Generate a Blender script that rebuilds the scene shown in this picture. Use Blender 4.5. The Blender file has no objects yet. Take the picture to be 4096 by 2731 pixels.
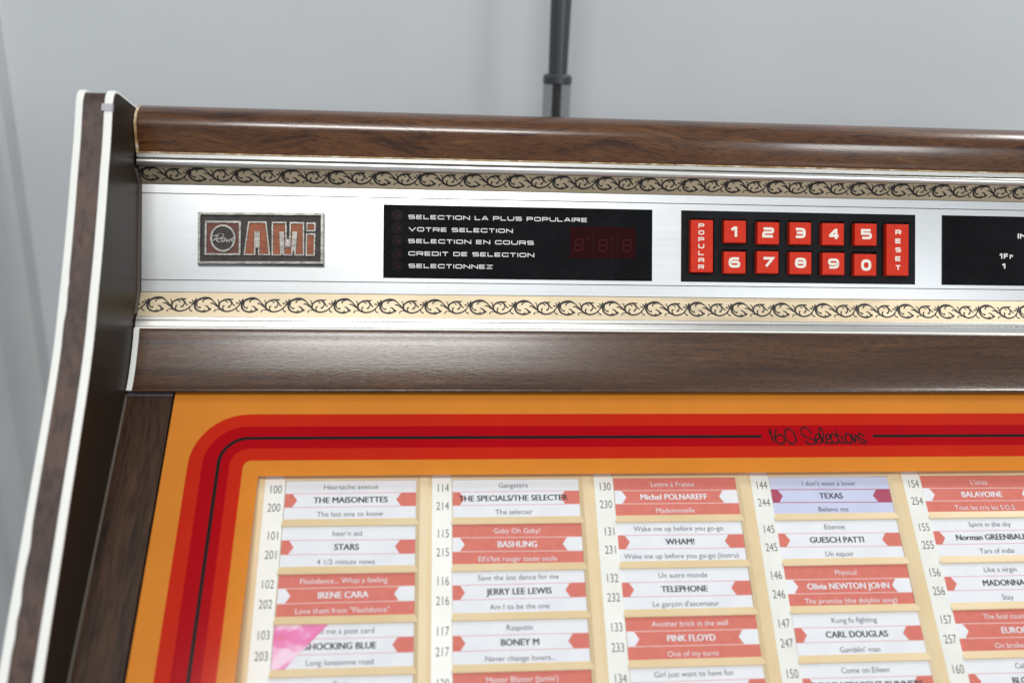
import bpy, bmesh, math, random
from mathutils import Vector, Matrix
from mathutils.geometry import tessellate_polygon

random.seed(7)
SC = bpy.context.scene
COL = SC.collection
V = Vector

# ------------------------------------------------------------------ frames
# all building is done in millimetres in three frames, then moved to metres:
#  L(x, v, o): fascia frame  (v down the fascia, o outward towards the viewer)
#  G(x, s, d): printed glass (s down the glass, d outward from its face)
#  S(x, y, z): title board   (y down the board, z into the board)
ZOFF = 1200.0
CD, SD = 0.7135173, 0.7006376
O0 = V((0.0, 116.091, 167.433))
EV = V((0.0, -0.319743, -0.947504))
EN = V((0.0, -0.947504, 0.319743))
GA = math.radians(30.033)
G0 = (127.7, 23.3)
GD = (math.cos(GA), math.sin(GA))
GN = (-math.sin(GA), math.cos(GA))

def mm(p):
    return V((p[0], p[1], p[2] + ZOFF)) * 0.001

def L(x, v, o=0.0):
    return mm(O0 + V((x, 0, 0)) + EV * v + EN * o)

def G(x, s, d=0.0):
    d = d - 3.5
    return L(x, G0[0] + GD[0] * s + GN[0] * d, G0[1] + GD[1] * s + GN[1] * d)

BOARD_K = 1.012       # the title board lies a few millimetres deeper than first measured
BOARD_C = V((83.606, -442.098, 252.748))
def S(x, y, z=0.0):
    p = V((x, -SD * y + CD * z, -CD * y - SD * z))
    return mm(BOARD_C + (p - BOARD_C) * BOARD_K)

# ------------------------------------------------------------------ camera, light, exposure
cam = bpy.data.cameras.new("camera")
cam_o = bpy.data.objects.new("camera", cam)
COL.objects.link(cam_o)
right = V((0.9961692, -0.08090117, 0.03319526))
down = V((0.00590633, -0.3164917, -0.94857689))
fwd = V((0.087247, 0.94513915, -0.31480145))
m = Matrix.Identity(4)
for i in range(3):
    m[i][0] = right[i]; m[i][1] = -down[i]; m[i][2] = -fwd[i]
m.translation = mm((83.606, -442.098, 252.748))
cam_o.matrix_world = m
cam.sensor_width = 36.0
cam.lens = 3500.0 / 4096.0 * 36.0
cam.clip_start = 0.01
cam.clip_end = 50
cam.dof.use_dof = True
cam.dof.focus_distance = (L(300, 35, 0) - m.translation).dot(fwd)
cam.dof.aperture_fstop = 4.2
SC.camera = cam_o

world = bpy.data.worlds.new("World")
SC.world = world
world.use_nodes = True
bg = world.node_tree.nodes["Background"]
bg.inputs[0].default_value = (0.90, 0.95, 1.0, 1)
bg.inputs[1].default_value = 0.37

def area(name, loc, target, sx, sy, power, color):
    l = bpy.data.lights.new(name, 'AREA')
    l.shape = 'RECTANGLE'; l.size = sx; l.size_y = sy
    l.energy = power; l.color = color
    o = bpy.data.objects.new(name, l)
    COL.objects.link(o)
    o.location = loc
    o.rotation_euler = (V(target) - V(loc)).to_track_quat('-Z', 'Y').to_euler()
    return o

area("front_softbox", (-0.03, -1.17, 2.58), (0.06, 0.12, 1.33), 0.74, 0.28, 18.5, (1.0, 0.985, 0.96))
area("overhead_lamp", (1.65, 0.22, 2.75), (0.2, 0.05, 1.3), 0.5, 0.5, 20, (1.0, 0.985, 0.96))
area("wall_fill", (1.1, -1.4, 1.58), (0.3, 0.5, 1.5), 0.3, 0.3, 4.5, (0.97, 0.99, 1.0))  # unseen fill light added to brighten the wall and cast the pole's shadow

vs = SC.view_settings
vs.view_transform = 'Standard'
vs.look = 'None'
vs.exposure = 0.0
vs.gamma = 1.0
vs.use_curve_mapping = False

# ------------------------------------------------------------------ materials
def mat(name, color, rough=0.5, metal=0.0, spec=0.5, coat=0.0, coat_rough=0.1):
    mt = bpy.data.materials.new(name)
    mt.use_nodes = True
    b = mt.node_tree.nodes["Principled BSDF"]
    b.inputs["Base Color"].default_value = (*color, 1)
    b.inputs["Roughness"].default_value = rough
    b.inputs["Metallic"].default_value = metal
    b.inputs["Specular IOR Level"].default_value = spec
    b.inputs["Coat Weight"].default_value = coat
    b.inputs["Coat Roughness"].default_value = coat_rough
    return mt

def nodes(mt):
    nt = mt.node_tree
    return nt, nt.nodes, nt.links, nt.nodes["Principled BSDF"]

def coords(nt, scale, warp=0.0, warp_scale=6.0, rot=(0, 0, 0)):
    tc = nt.nodes.new("ShaderNodeTexCoord")
    src = tc.outputs["Object"]
    if warp:
        wn = nt.nodes.new("ShaderNodeTexNoise")
        wn.inputs["Scale"].default_value = warp_scale
        wn.inputs["Detail"].default_value = 1.5
        nt.links.new(src, wn.inputs["Vector"])
        vm = nt.nodes.new("ShaderNodeVectorMath"); vm.operation = 'MULTIPLY_ADD'
        vm.inputs[1].default_value = (warp, warp, warp)
        nt.links.new(wn.outputs["Color"], vm.inputs[0])
        nt.links.new(src, vm.inputs[2])
        src = vm.outputs[0]
    mp = nt.nodes.new("ShaderNodeMapping")
    mp.inputs["Scale"].default_value = scale
    mp.inputs["Rotation"].default_value = rot
    nt.links.new(src, mp.inputs["Vector"])
    return mp.outputs["Vector"]

def noise(nt, vec, scale=1.0, detail=4.0, rough=0.55):
    n = nt.nodes.new("ShaderNodeTexNoise")
    n.inputs["Scale"].default_value = scale
    n.inputs["Detail"].default_value = detail
    n.inputs["Roughness"].default_value = rough
    nt.links.new(vec, n.inputs["Vector"])
    return n.outputs["Fac"]

def ramp(nt, fac, stops):
    r = nt.nodes.new("ShaderNodeValToRGB")
    e = r.color_ramp.elements
    while len(e) < len(stops):
        e.new(0.5)
    for el, (p, c) in zip(e, stops):
        el.position = p
        el.color = (*c, 1) if len(c) == 3 else c
    nt.links.new(fac, r.inputs["Fac"])
    return r.outputs["Color"]

def mix(nt, a, b, fac, mode='MULTIPLY'):
    x = nt.nodes.new("ShaderNodeMix"); x.data_type = 'RGBA'; x.blend_type = mode
    if isinstance(fac, float): x.inputs[0].default_value = fac
    else: nt.links.new(fac, x.inputs[0])
    for s, i in ((a, 6), (b, 7)):
        if isinstance(s, tuple): x.inputs[i].default_value = (*s, 1)
        else: nt.links.new(s, x.inputs[i])
    return x.outputs[2]

def bump(nt, fac, strength, dist=0.0002):
    b = nt.nodes.new("ShaderNodeBump")
    b.inputs["Strength"].default_value = strength
    b.inputs["Distance"].default_value = dist
    nt.links.new(fac, b.inputs["Height"])
    nt.links.new(b.outputs[0], nt.nodes["Principled BSDF"].inputs["Normal"])

def wood(name, grain, dark, mid, light, rough, warp=0.03, pore=(40, 1300), big=(7, 170), bumps=0.25, coat=0.0, warp_scale=7.0, spec=0.5, coat_r=0.12):
    """grain: 'x' (runs along the cabinet width) or 'v' (runs down the cabinet)"""
    mt = mat(name, mid, rough, 0, spec, coat, 0.12)
    nt, n, l, b = nodes(mt)
    b.inputs['Coat Roughness'].default_value = coat_r
    sc = (lambda lo, hi: (lo, hi, hi)) if grain == 'x' else (lambda lo, hi: (hi, lo, lo))
    f1 = noise(nt, coords(nt, sc(*big), warp, warp_scale), 1.0, 5.0, 0.62)
    c1 = ramp(nt, f1, [(0.30, dark), (0.47, mid), (0.58, mid), (0.74, light)])
    f2 = noise(nt, coords(nt, sc(*pore), warp * 0.6, warp_scale), 1.0, 2.0, 0.5)
    c2 = ramp(nt, f2, [(0.36, (0.45, 0.40, 0.38)), (0.52, (1, 1, 1))])
    f3 = noise(nt, coords(nt, sc(big[0] * 0.4, big[1] * 0.22), warp, warp_scale), 1.0, 2.0)
    c3 = ramp(nt, f3, [(0.38, (0.62, 0.58, 0.56)), (0.62, (1.12, 1.1, 1.05))])
    c = mix(nt, mix(nt, c1, c2, 0.8), c3, 0.75)
    l.new(c, b.inputs["Base Color"])
    bump(nt, f2, bumps, 0.00025)
    return mt

M = {}
M['walnut'] = wood('polished_walnut', 'x', (0.028, 0.009, 0.004), (0.12, 0.048, 0.016), (0.22, 0.100, 0.034), 0.24, warp=0.05, pore=(110, 1400), bumps=0.2, coat=0.36, warp_scale=9, coat_r=0.12)
M['rail'] = wood('dark_laminate', 'x', (0.034, 0.015, 0.007), (0.080, 0.036, 0.016), (0.145, 0.068, 0.028), 0.28, warp=0.010, pore=(170, 1500), big=(14, 420), bumps=0.4, warp_scale=5, spec=0.45, coat=0.5, coat_r=0.22)
M['stile'] = wood('stile_laminate', 'v', (0.022, 0.011, 0.007), (0.050, 0.025, 0.014), (0.095, 0.046, 0.023), 0.4, warp=0.02, pore=(60, 700), big=(14, 130), bumps=0.25, spec=0.2)
M['cheek'] = wood('cheek_laminate', 'v', (0.036, 0.020, 0.015), (0.078, 0.043, 0.033), (0.135, 0.072, 0.050), 0.45, warp=0.02, pore=(120, 260), big=(45, 90), bumps=0.25)
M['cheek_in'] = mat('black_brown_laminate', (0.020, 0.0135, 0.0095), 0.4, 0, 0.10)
M['board_edge'] = mat('raw_board_edge', (0.09, 0.075, 0.06), 0.8)
M['black'] = mat('shadow_gap_black', (0.006, 0.005, 0.005), 0.7)

def vinyl():
    mt = mat('ivory_vinyl', (0.80, 0.80, 0.74), 0.35)
    nt, n, l, b = nodes(mt)
    f = noise(nt, coords(nt, (60, 60, 60)), 1.0, 5.0, 0.7)
    l.new(ramp(nt, f, [(0.27, (0.68, 0.65, 0.56)), (0.36, (0.81, 0.82, 0.78))]), b.inputs["Base Color"])
    return mt
M['vinyl'] = vinyl()

def banding():
    mt = mat('worn_gilt_banding', (0.6, 0.5, 0.3), 0.4)
    nt, n, l, b = nodes(mt)
    f = noise(nt, coords(nt, (140, 140, 140)), 1.0, 4.0, 0.7)
    l.new(ramp(nt, f, [(0.38, (0.30, 0.17, 0.06)), (0.52, (0.55, 0.40, 0.20)), (0.62, (0.8, 0.74, 0.6))]), b.inputs["Base Color"])
    return mt
M['banding'] = banding()

def brushed(name, col, rough, streak=0.10, freq=520, dirt=0.0, tone=(0.9, 1.0)):
    mt = mat(name, col, rough, 1.0)
    nt, n, l, b = nodes(mt)
    f = noise(nt, coords(nt, (5, freq, freq)), 1.0, 5.0, 0.7)
    r = nt.nodes.new("ShaderNodeMapRange")
    r.inputs[1].default_value = 0.3; r.inputs[2].default_value = 0.7
    r.inputs[3].default_value = rough - streak; r.inputs[4].default_value = rough + streak
    l.new(f, r.inputs[0]); l.new(r.outputs[0], b.inputs["Roughness"])
    c = ramp(nt, f, [(0.3, tuple(x * tone[0] for x in col)), (0.65, tuple(x * tone[1] for x in col))])
    f2 = noise(nt, coords(nt, (16, 24, 24)), 1.0, 6.0, 0.65)
    c = mix(nt, c, ramp(nt, f2, [(0.30, (1 - dirt, 1 - dirt, 1 - dirt * 1.2)), (0.55, (1, 1, 1))]), 1.0)
    l.new(c, b.inputs["Base Color"])
    bump(nt, f, 0.12, 0.0001)
    return mt
M['alu'] = brushed('brushed_aluminium', (0.76, 0.78, 0.795), 0.40, 0.022, 520, 0.06, (0.98, 1.0))
M['trim'] = brushed('satin_trim', (0.90, 0.89, 0.86), 0.3, 0.05, 300, 0.08, (0.95, 1.0))
M['gold'] = brushed('champagne_gold', (0.76, 0.64, 0.455), 0.46, 0.06, 300, 0.18, (0.9, 1.0))
M['ink'] = mat('printed_black_ink', (0.012, 0.010, 0.010), 0.45)
M['groove'] = mat('groove_shade', (0.05, 0.045, 0.04), 0.7)  # dark colour paints in the shade inside the metal grooves

def badge_metal(name, col, rough, metal=1.0, low=0.35):
    mt = mat(name, col, rough, metal)
    nt, n, l, b = nodes(mt)
    f = noise(nt, coords(nt, (180, 420, 420)), 1.0, 6.0, 0.75)
    l.new(ramp(nt, f, [(0.32, tuple(x * low for x in col)), (0.55, col), (0.75, tuple(min(1, x * 1.25) for x in col))]), b.inputs["Base Color"])
    bump(nt, f, 0.35, 0.0003)
    return mt
M['pewter'] = badge_metal('worn_pewter', (0.44, 0.43, 0.40), 0.34)
M['badge_dark'] = badge_metal('grimy_badge_ground', (0.055, 0.048, 0.043), 0.6, 0.3)
M['badge_orange'] = badge_metal('faded_orange_enamel', (0.31, 0.082, 0.025), 0.5, 0.0, 0.65)
M['badge_red'] = badge_metal('faded_red_enamel', (0.14, 0.035, 0.02), 0.5, 0.0, 0.6)

def dusty(name, col, rough, spec, sc=1000, lo=0.765):
    mt = mat(name, col, rough, 0, spec)
    nt, n, l, b = nodes(mt)
    f = noise(nt, coords(nt, (sc,) * 3), 1.0, 1.0, 0.5)
    f2 = noise(nt, coords(nt, (40,) * 3), 1.0, 4.0, 0.6)
    c = ramp(nt, f, [(lo, col), (lo + .05, (0.07, 0.07, 0.075))])
    l.new(mix(nt, c, ramp(nt, f2, [(0.35, (.75, .75, .75)), (0.7, (1.9, 1.9, 2.0))]), 1.0), b.inputs["Base Color"])
    r = nt.nodes.new("ShaderNodeMapRange")
    r.inputs[3].default_value = rough * .7; r.inputs[4].default_value = rough * 2.2
    l.new(f2, r.inputs[0]); l.new(r.outputs[0], b.inputs["Roughness"])
    return mt
M['acrylic'] = dusty('smoked_acrylic', (0.003, 0.003, 0.0035), 0.09, 0.25)
M['acrylic_edge'] = mat('acrylic_edge', (0.10, 0.095, 0.11), 0.3)
M['print_white'] = mat('white_print', (0.78, 0.79, 0.78), 0.5)
M['red_dim'] = mat('unlit_red_lens', (0.006, 0.0015, 0.0018), 0.25, 0, .2)
M['red_ring'] = mat('unlit_lens_rim', (0.009, 0.004, 0.0045), 0.25, 0, .2)
M['red_core'] = mat('unlit_lens_core', (0.030, 0.002, 0.004), 0.3, 0, .2)
M['maroon'] = mat('maroon_filter', (0.020, 0.0010, 0.0015), 0.12, 0, 0.2)
M['segment'] = mat('unlit_segment', (0.060, 0.002, 0.003), 0.3, 0, .2)
M['keyplate'] = dusty('black_key_plate', (0.005, 0.005, 0.006), 0.3, 0.15)

def button_mat():
    mt = mat('orange_red_plastic', (0.70, 0.032, 0.006), 0.42, 0, 0.25)
    nt, n, l, b = nodes(mt)
    f = noise(nt, coords(nt, (300, 300, 300)), 1.0, 5.0, 0.6)
    l.new(ramp(nt, f, [(0.3, (0.54, 0.020, 0.004)), (0.6, (0.64, 0.027, 0.005))]), b.inputs["Base Color"])
    return mt
M['button'] = button_mat()
M['digit'] = mat('cream_digit', (0.82, 0.79, 0.70), 0.45)

def printed(name, col, trans=0.22, var=0.1, rough=0.16):
    """screen-printed clear acrylic: a little light comes through the print"""
    mt = mat(name, col, rough, 0, 0.2)
    nt, n, l, b = nodes(mt)
    f = noise(nt, coords(nt, (22, 22, 22)), 1.0, 6.0, 0.65)
    c = ramp(nt, f, [(0.3, tuple(x * (1 - var) for x in col)), (0.7, col)])
    f2 = noise(nt, coords(nt, (420, 420, 420)), 1.0, 2.0, 0.5)
    c = mix(nt, c, ramp(nt, f2, [(0.20, (0.55, 0.5, 0.45)), (0.27, (1, 1, 1))]), 0.6)
    l.new(c, b.inputs["Base Color"])
    tr = nt.nodes.new("ShaderNodeBsdfTranslucent")
    l.new(c, tr.inputs["Color"])
    ms = nt.nodes.new("ShaderNodeMixShader"); ms.inputs[0].default_value = trans
    l.new(b.outputs[0], ms.inputs[1]); l.new(tr.outputs[0], ms.inputs[2])
    l.new(ms.outputs[0], n["Material Output"].inputs["Surface"])
    return mt
M['p_orange'] = printed('orange_print', (0.74, 0.255, 0.032))
M['p_red'] = printed('scarlet_print', (0.60, 0.022, 0.006))
M['p_crimson'] = printed('crimson_print', (0.45, 0.0, 0.005))
M['p_black'] = printed('black_print', (0.012, 0.010, 0.010), 0.0)

def pane():
    mt = bpy.data.materials.new('clear_acrylic'); mt.use_nodes = True
    nt = mt.node_tree; n = nt.nodes; l = nt.links
    n.remove(n["Principled BSDF"])
    t = n.new("ShaderNodeBsdfTransparent"); g = n.new("ShaderNodeBsdfGlossy")
    t.inputs[0].default_value = (0.97, 0.97, 0.96, 1)
    g.inputs["Roughness"].default_value = 0.05
    fr = n.new("ShaderNodeFresnel")
    # a single sheet stands for both faces of the pane: same index from either side
    ge = n.new("ShaderNodeNewGeometry"); mr = n.new("ShaderNodeMapRange")
    mr.inputs[3].default_value = 1.46; mr.inputs[4].default_value = 1 / 1.46
    l.new(ge.outputs["Backfacing"], mr.inputs[0]); l.new(mr.outputs[0], fr.inputs[0])
    ms = n.new("ShaderNodeMixShader")
    l.new(fr.outputs[0], ms.inputs[0]); l.new(t.outputs[0], ms.inputs[1]); l.new(g.outputs[0], ms.inputs[2])
    l.new(ms.outputs[0], n["Material Output"].inputs["Surface"])
    return mt
M['pane'] = pane()

def blotch(name, a, b_, scale, rough=0.6, lo=0.35, hi=0.65, spec=0.5):
    mt = mat(name, a, rough, 0, spec)
    nt, n, l, b = nodes(mt)
    f = noise(nt, coords(nt, (scale,) * 3), 1.0, 6.0, 0.6)
    l.new(ramp(nt, f, [(lo, a), (hi, b_)]), b.inputs["Base Color"])
    return mt
M['cream'] = blotch('yellowed_cream_plastic', (0.72, 0.55, 0.31), (0.78, 0.64, 0.41), 14, 0.42)
M['strip'] = blotch('number_strip_plastic', (0.80, 0.82, 0.78), (0.86, 0.87, 0.84), 40, 0.4)
M['paper'] = blotch('white_card', (0.76, 0.79, 0.86), (0.82, 0.84, 0.89), 60, 0.7)
M['paper_lilac'] = blotch('lilac_card', (0.55, 0.59, 0.80), (0.59, 0.63, 0.84), 60, 0.7)
M['card_red'] = blotch('coral_print', (0.64, 0.155, 0.12), (0.69, 0.18, 0.14), 200, 0.65)
M['card_plum'] = blotch('plum_print', (0.36, 0.045, 0.10), (0.42, 0.06, 0.12), 200, 0.65)
M['rule_pink'] = mat('pink_rule', (0.74, 0.44, 0.48), 0.7)
M['rule_light'] = mat('pale_rule', (0.80, 0.55, 0.52), 0.7)
M['card_ink'] = mat('grey_card_ink', (0.060, 0.062, 0.085), 0.7)
M['card_ink_bold'] = mat('dark_card_ink', (0.028, 0.028, 0.042), 0.7)
M['num_ink'] = mat('number_ink', (0.055, 0.055, 0.055), 0.6)

def pink():
    mt = mat('pink_picture', (0.8, 0.3, 0.55), 0.45)
    nt, n, l, b = nodes(mt)
    f = noise(nt, coords(nt, (60, 110, 60), 0.01, 60, (0, 0, 0.7)), 1.0, 3.0, 0.5)
    l.new(ramp(nt, f, [(0.34, (0.72, 0.12, 0.13)), (0.40, (0.76, 0.13, 0.36)), (0.55, (0.78, 0.17, 0.45)), (0.66, (0.86, 0.60, 0.76))]), b.inputs["Base Color"])
    return mt
M['pink'] = pink()

def wall_mat():
    mt = mat('pale_blue_grey_wall', (0.56, 0.585, 0.61), 0.85, 0, 0.2)
    nt, n, l, b = nodes(mt)
    f = noise(nt, coords(nt, (3, 3, 3)), 1.0, 5.0, 0.6)
    l.new(ramp(nt, f, [(0.3, (0.60, 0.63, 0.655)), (0.7, (0.66, 0.69, 0.71))]), b.inputs["Base Color"])
    f2 = noise(nt, coords(nt, (260, 260, 260)), 1.0, 3.0, 0.6)
    bump(nt, f2, 0.2, 0.0008)
    return mt
M['wall'] = wall_mat()
M['casing'] = blotch('grey_white_paint', (0.50, 0.51, 0.52), (0.56, 0.57, 0.58), 6, 0.55)
M['pole_steel'] = mat('grey_enamelled_steel', (0.085, 0.088, 0.092), 0.4, 0.6)
def sleeve():
    mt = mat('hazy_clear_plastic', (0.10, 0.105, 0.11), 0.3, 0, 0.2)
    nt, n, l, b = nodes(mt)
    t = n.new("ShaderNodeBsdfTransparent")
    ms = n.new("ShaderNodeMixShader"); ms.inputs[0].default_value = 0.33
    l.new(t.outputs[0], ms.inputs[1]); l.new(b.outputs[0], ms.inputs[2])
    l.new(ms.outputs[0], n["Material Output"].inputs["Surface"])
    return mt
M['sleeve'] = sleeve()
M['tape'] = mat('grey_tape', (0.42, 0.40, 0.44), 0.5)

# ------------------------------------------------------------------ objects
BASE = V((0.319, 0.30, 0.0))

def empty(name, loc):
    o = bpy.data.objects.new(name, None)
    o.empty_display_size = 0.05
    COL.objects.link(o); o.location = loc
    return o

def tag(o, label=None, cat=None, group=None, kind=None):
    if label: o['label'] = label
    if cat: o['category'] = cat
    if group: o['group'] = group
    if kind: o['kind'] = kind
    return o

class MB:
    """collects faces with material names, then links them as one mesh object"""
    def __init__(self):
        self.v = []; self.f = []; self.m = []; self.s = []
    def face(self, pts, mname, smooth=False):
        i = len(self.v)
        self.v += [V(p) for p in pts]
        self.f.append(list(range(i, i + len(pts)))); self.m.append(mname); self.s.append(smooth)
    def strip(self, A, B, mname, smooth=False, closed=False):
        """quads between two polylines, sharing vertices"""
        i = len(self.v); n = len(A)
        self.v += [V(p) for p in A] + [V(p) for p in B]
        for k in range(n if closed else n - 1):
            j = (k + 1) % n
            self.f.append([i + k, i + j, i + n + j, i + n + k]); self.m.append(mname); self.s.append(smooth)
    def poly(self, pts, mname):
        """concave polygon"""
        i = len(self.v)
        self.v += [V(p) for p in pts]
        for t in tessellate_polygon([[V(p) for p in pts]]):
            self.f.append([i + q for q in t]); self.m.append(mname); self.s.append(False)
    def prism(self, front, back, mname, side=None, caps=True):
        self.poly(front, mname)
        if caps: self.poly(list(reversed(back)), mname)
        n = len(front)
        for k in range(n):
            j = (k + 1) % n
            self.face([front[k], back[k], back[j], front[j]], side or mname)
    def raw(self, verts, faces, mname):
        i = len(self.v)
        self.v += verts
        for f in faces:
            self.f.append([i + q for q in f]); self.m.append(mname); self.s.append(False)
    def build(self, name, parent=None, origin=None, matrix=None):
        me = bpy.data.meshes.new(name)
        names = []
        for q in self.m:
            if q not in names: names.append(q)
        if matrix is not None:
            vv = [tuple(p) for p in self.v]
        else:
            org = origin if origin is not None else BASE
            vv = [tuple(p - org) for p in self.v]
        me.from_pydata(vv, [], self.f)
        for q in names: me.materials.append(M[q])
        me.polygons.foreach_set('material_index', [names.index(q) for q in self.m])
        me.polygons.foreach_set('use_smooth', self.s)
        bm = bmesh.new(); bm.from_mesh(me)
        bmesh.ops.recalc_face_normals(bm, faces=bm.faces)
        bm.to_mesh(me); bm.free()
        me.update()
        o = bpy.data.objects.new(name, me)
        COL.objects.link(o)
        if matrix is not None: o.matrix_world = matrix
        elif parent is not None: o.parent = parent
        else: o.location = origin
        if parent is not None and matrix is None:
            o.parent = parent
        return o

def smooth_profile(pts, n=5):
    out = []
    P = [pts[0]] + list(pts) + [pts[-1]]
    for k in range(1, len(P) - 2):
        p0, p1, p2, p3 = P[k - 1], P[k], P[k + 1], P[k + 2]
        for q in range(n):
            t = q / n
            out.append(tuple(0.5 * ((2 * b) + (-a + c) * t + (2 * a - 5 * b + 4 * c - d) * t * t + (-a + 3 * b - 3 * c + d) * t ** 3)
                             for a, b, c, d in zip(p0, p1, p2, p3)))
    out.append(tuple(pts[-1]))
    return out

def extrude_profile(mb, prof, x0, x1, mname, smooth=False, cap=True, close=False):
    A = [L(x0, v, o) for v, o in prof]; B = [L(x1, v, o) for v, o in prof]
    mb.strip(A, B, mname, smooth, close)
    if cap:
        mb.poly(A, mname); mb.poly(list(reversed(B)), mname)

def rect_holes(mb, fr, x0, x1, v0, v1, o, holes, mname, depth, side):
    """a plate front with rectangular holes; fr is the frame function"""
    xs = sorted({x0, x1, *[h[0] for h in holes], *[h[2] for h in holes]})
    ys = sorted({v0, v1, *[h[1] for h in holes], *[h[3] for h in holes]})
    for a, b in zip(xs, xs[1:]):
        for c, d in zip(ys, ys[1:]):
            cx, cy = (a + b) / 2, (c + d) / 2
            if any(h[0] < cx < h[2] and h[1] < cy < h[3] for h in holes): continue
            mb.face([fr(a, c, o), fr(b, c, o), fr(b, d, o), fr(a, d, o)], mname)
    for h in holes:
        cs = [(h[0], h[1]), (h[2], h[1]), (h[2], h[3]), (h[0], h[3])]
        for k in range(4):
            p, q = cs[k], cs[(k + 1) % 4]
            mb.face([fr(*p, o), fr(*q, o), fr(*q, o - depth), fr(*p, o - depth)], side)

# ---- flat strokes (filigree, lettering)
def ribbon(mb, fr, pts, widths, h, mname, closed=False):
    """tapered flat stroke; pts in frame coordinates, fr(x, y, h)"""
    n = len(pts)
    A = []; B = []
    for k in range(n):
        if closed:
            a = pts[(k - 1) % n]; c = pts[(k + 1) % n]
        else:
            a = pts[max(k - 1, 0)]; c = pts[min(k + 1, n - 1)]
        b = pts[k]
        d1 = V((b[0] - a[0], b[1] - a[1])); d2 = V((c[0] - b[0], c[1] - b[1]))
        if d1.length < 1e-9: d1 = d2
        if d2.length < 1e-9: d2 = d1
        d1.normalize(); d2.normalize()
        t = d1 + d2
        if t.length < 1e-6: t = d1
        t.normalize()
        nn = V((-t.y, t.x))
        cosv = max(0.45, nn.dot(V((-d1.y, d1.x))))
        w = widths[k] if hasattr(widths, '__len__') else widths
        w = w / 2 / cosv
        A.append(fr(b[0] + nn.x * w, b[1] + nn.y * w, h)); B.append(fr(b[0] - nn.x * w, b[1] - nn.y * w, h))
    mb.strip(A, B, mname, False, closed)

def curve_stroke(mb, fr, pts, widths, h, mname, n=4):
    if not hasattr(widths, '__len__'): widths = [widths] * len(pts)
    sp = smooth_profile([(p[0], p[1], w) for p, w in zip(pts, widths)], n)
    ribbon(mb, fr, [(p[0], p[1]) for p in sp], [p[2] for p in sp], h, mname)

def disc(mb, fr, cx, cy, r, h, mname, n=20, ry=None):
    ry = ry or r
    mb.face([fr(cx + r * math.cos(2 * math.pi * k / n), cy + ry * math.sin(2 * math.pi * k / n), h) for k in range(n)], mname)

def ring(mb, fr, cx, cy, r0, r1, h, mname, n=28):
    A = [fr(cx + r0 * math.cos(2 * math.pi * k / n), cy + r0 * math.sin(2 * math.pi * k / n), h) for k in range(n)]
    B = [fr(cx + r1 * math.cos(2 * math.pi * k / n), cy + r1 * math.sin(2 * math.pi * k / n), h) for k in range(n)]
    mb.strip(A, B, mname, False, True)

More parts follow.
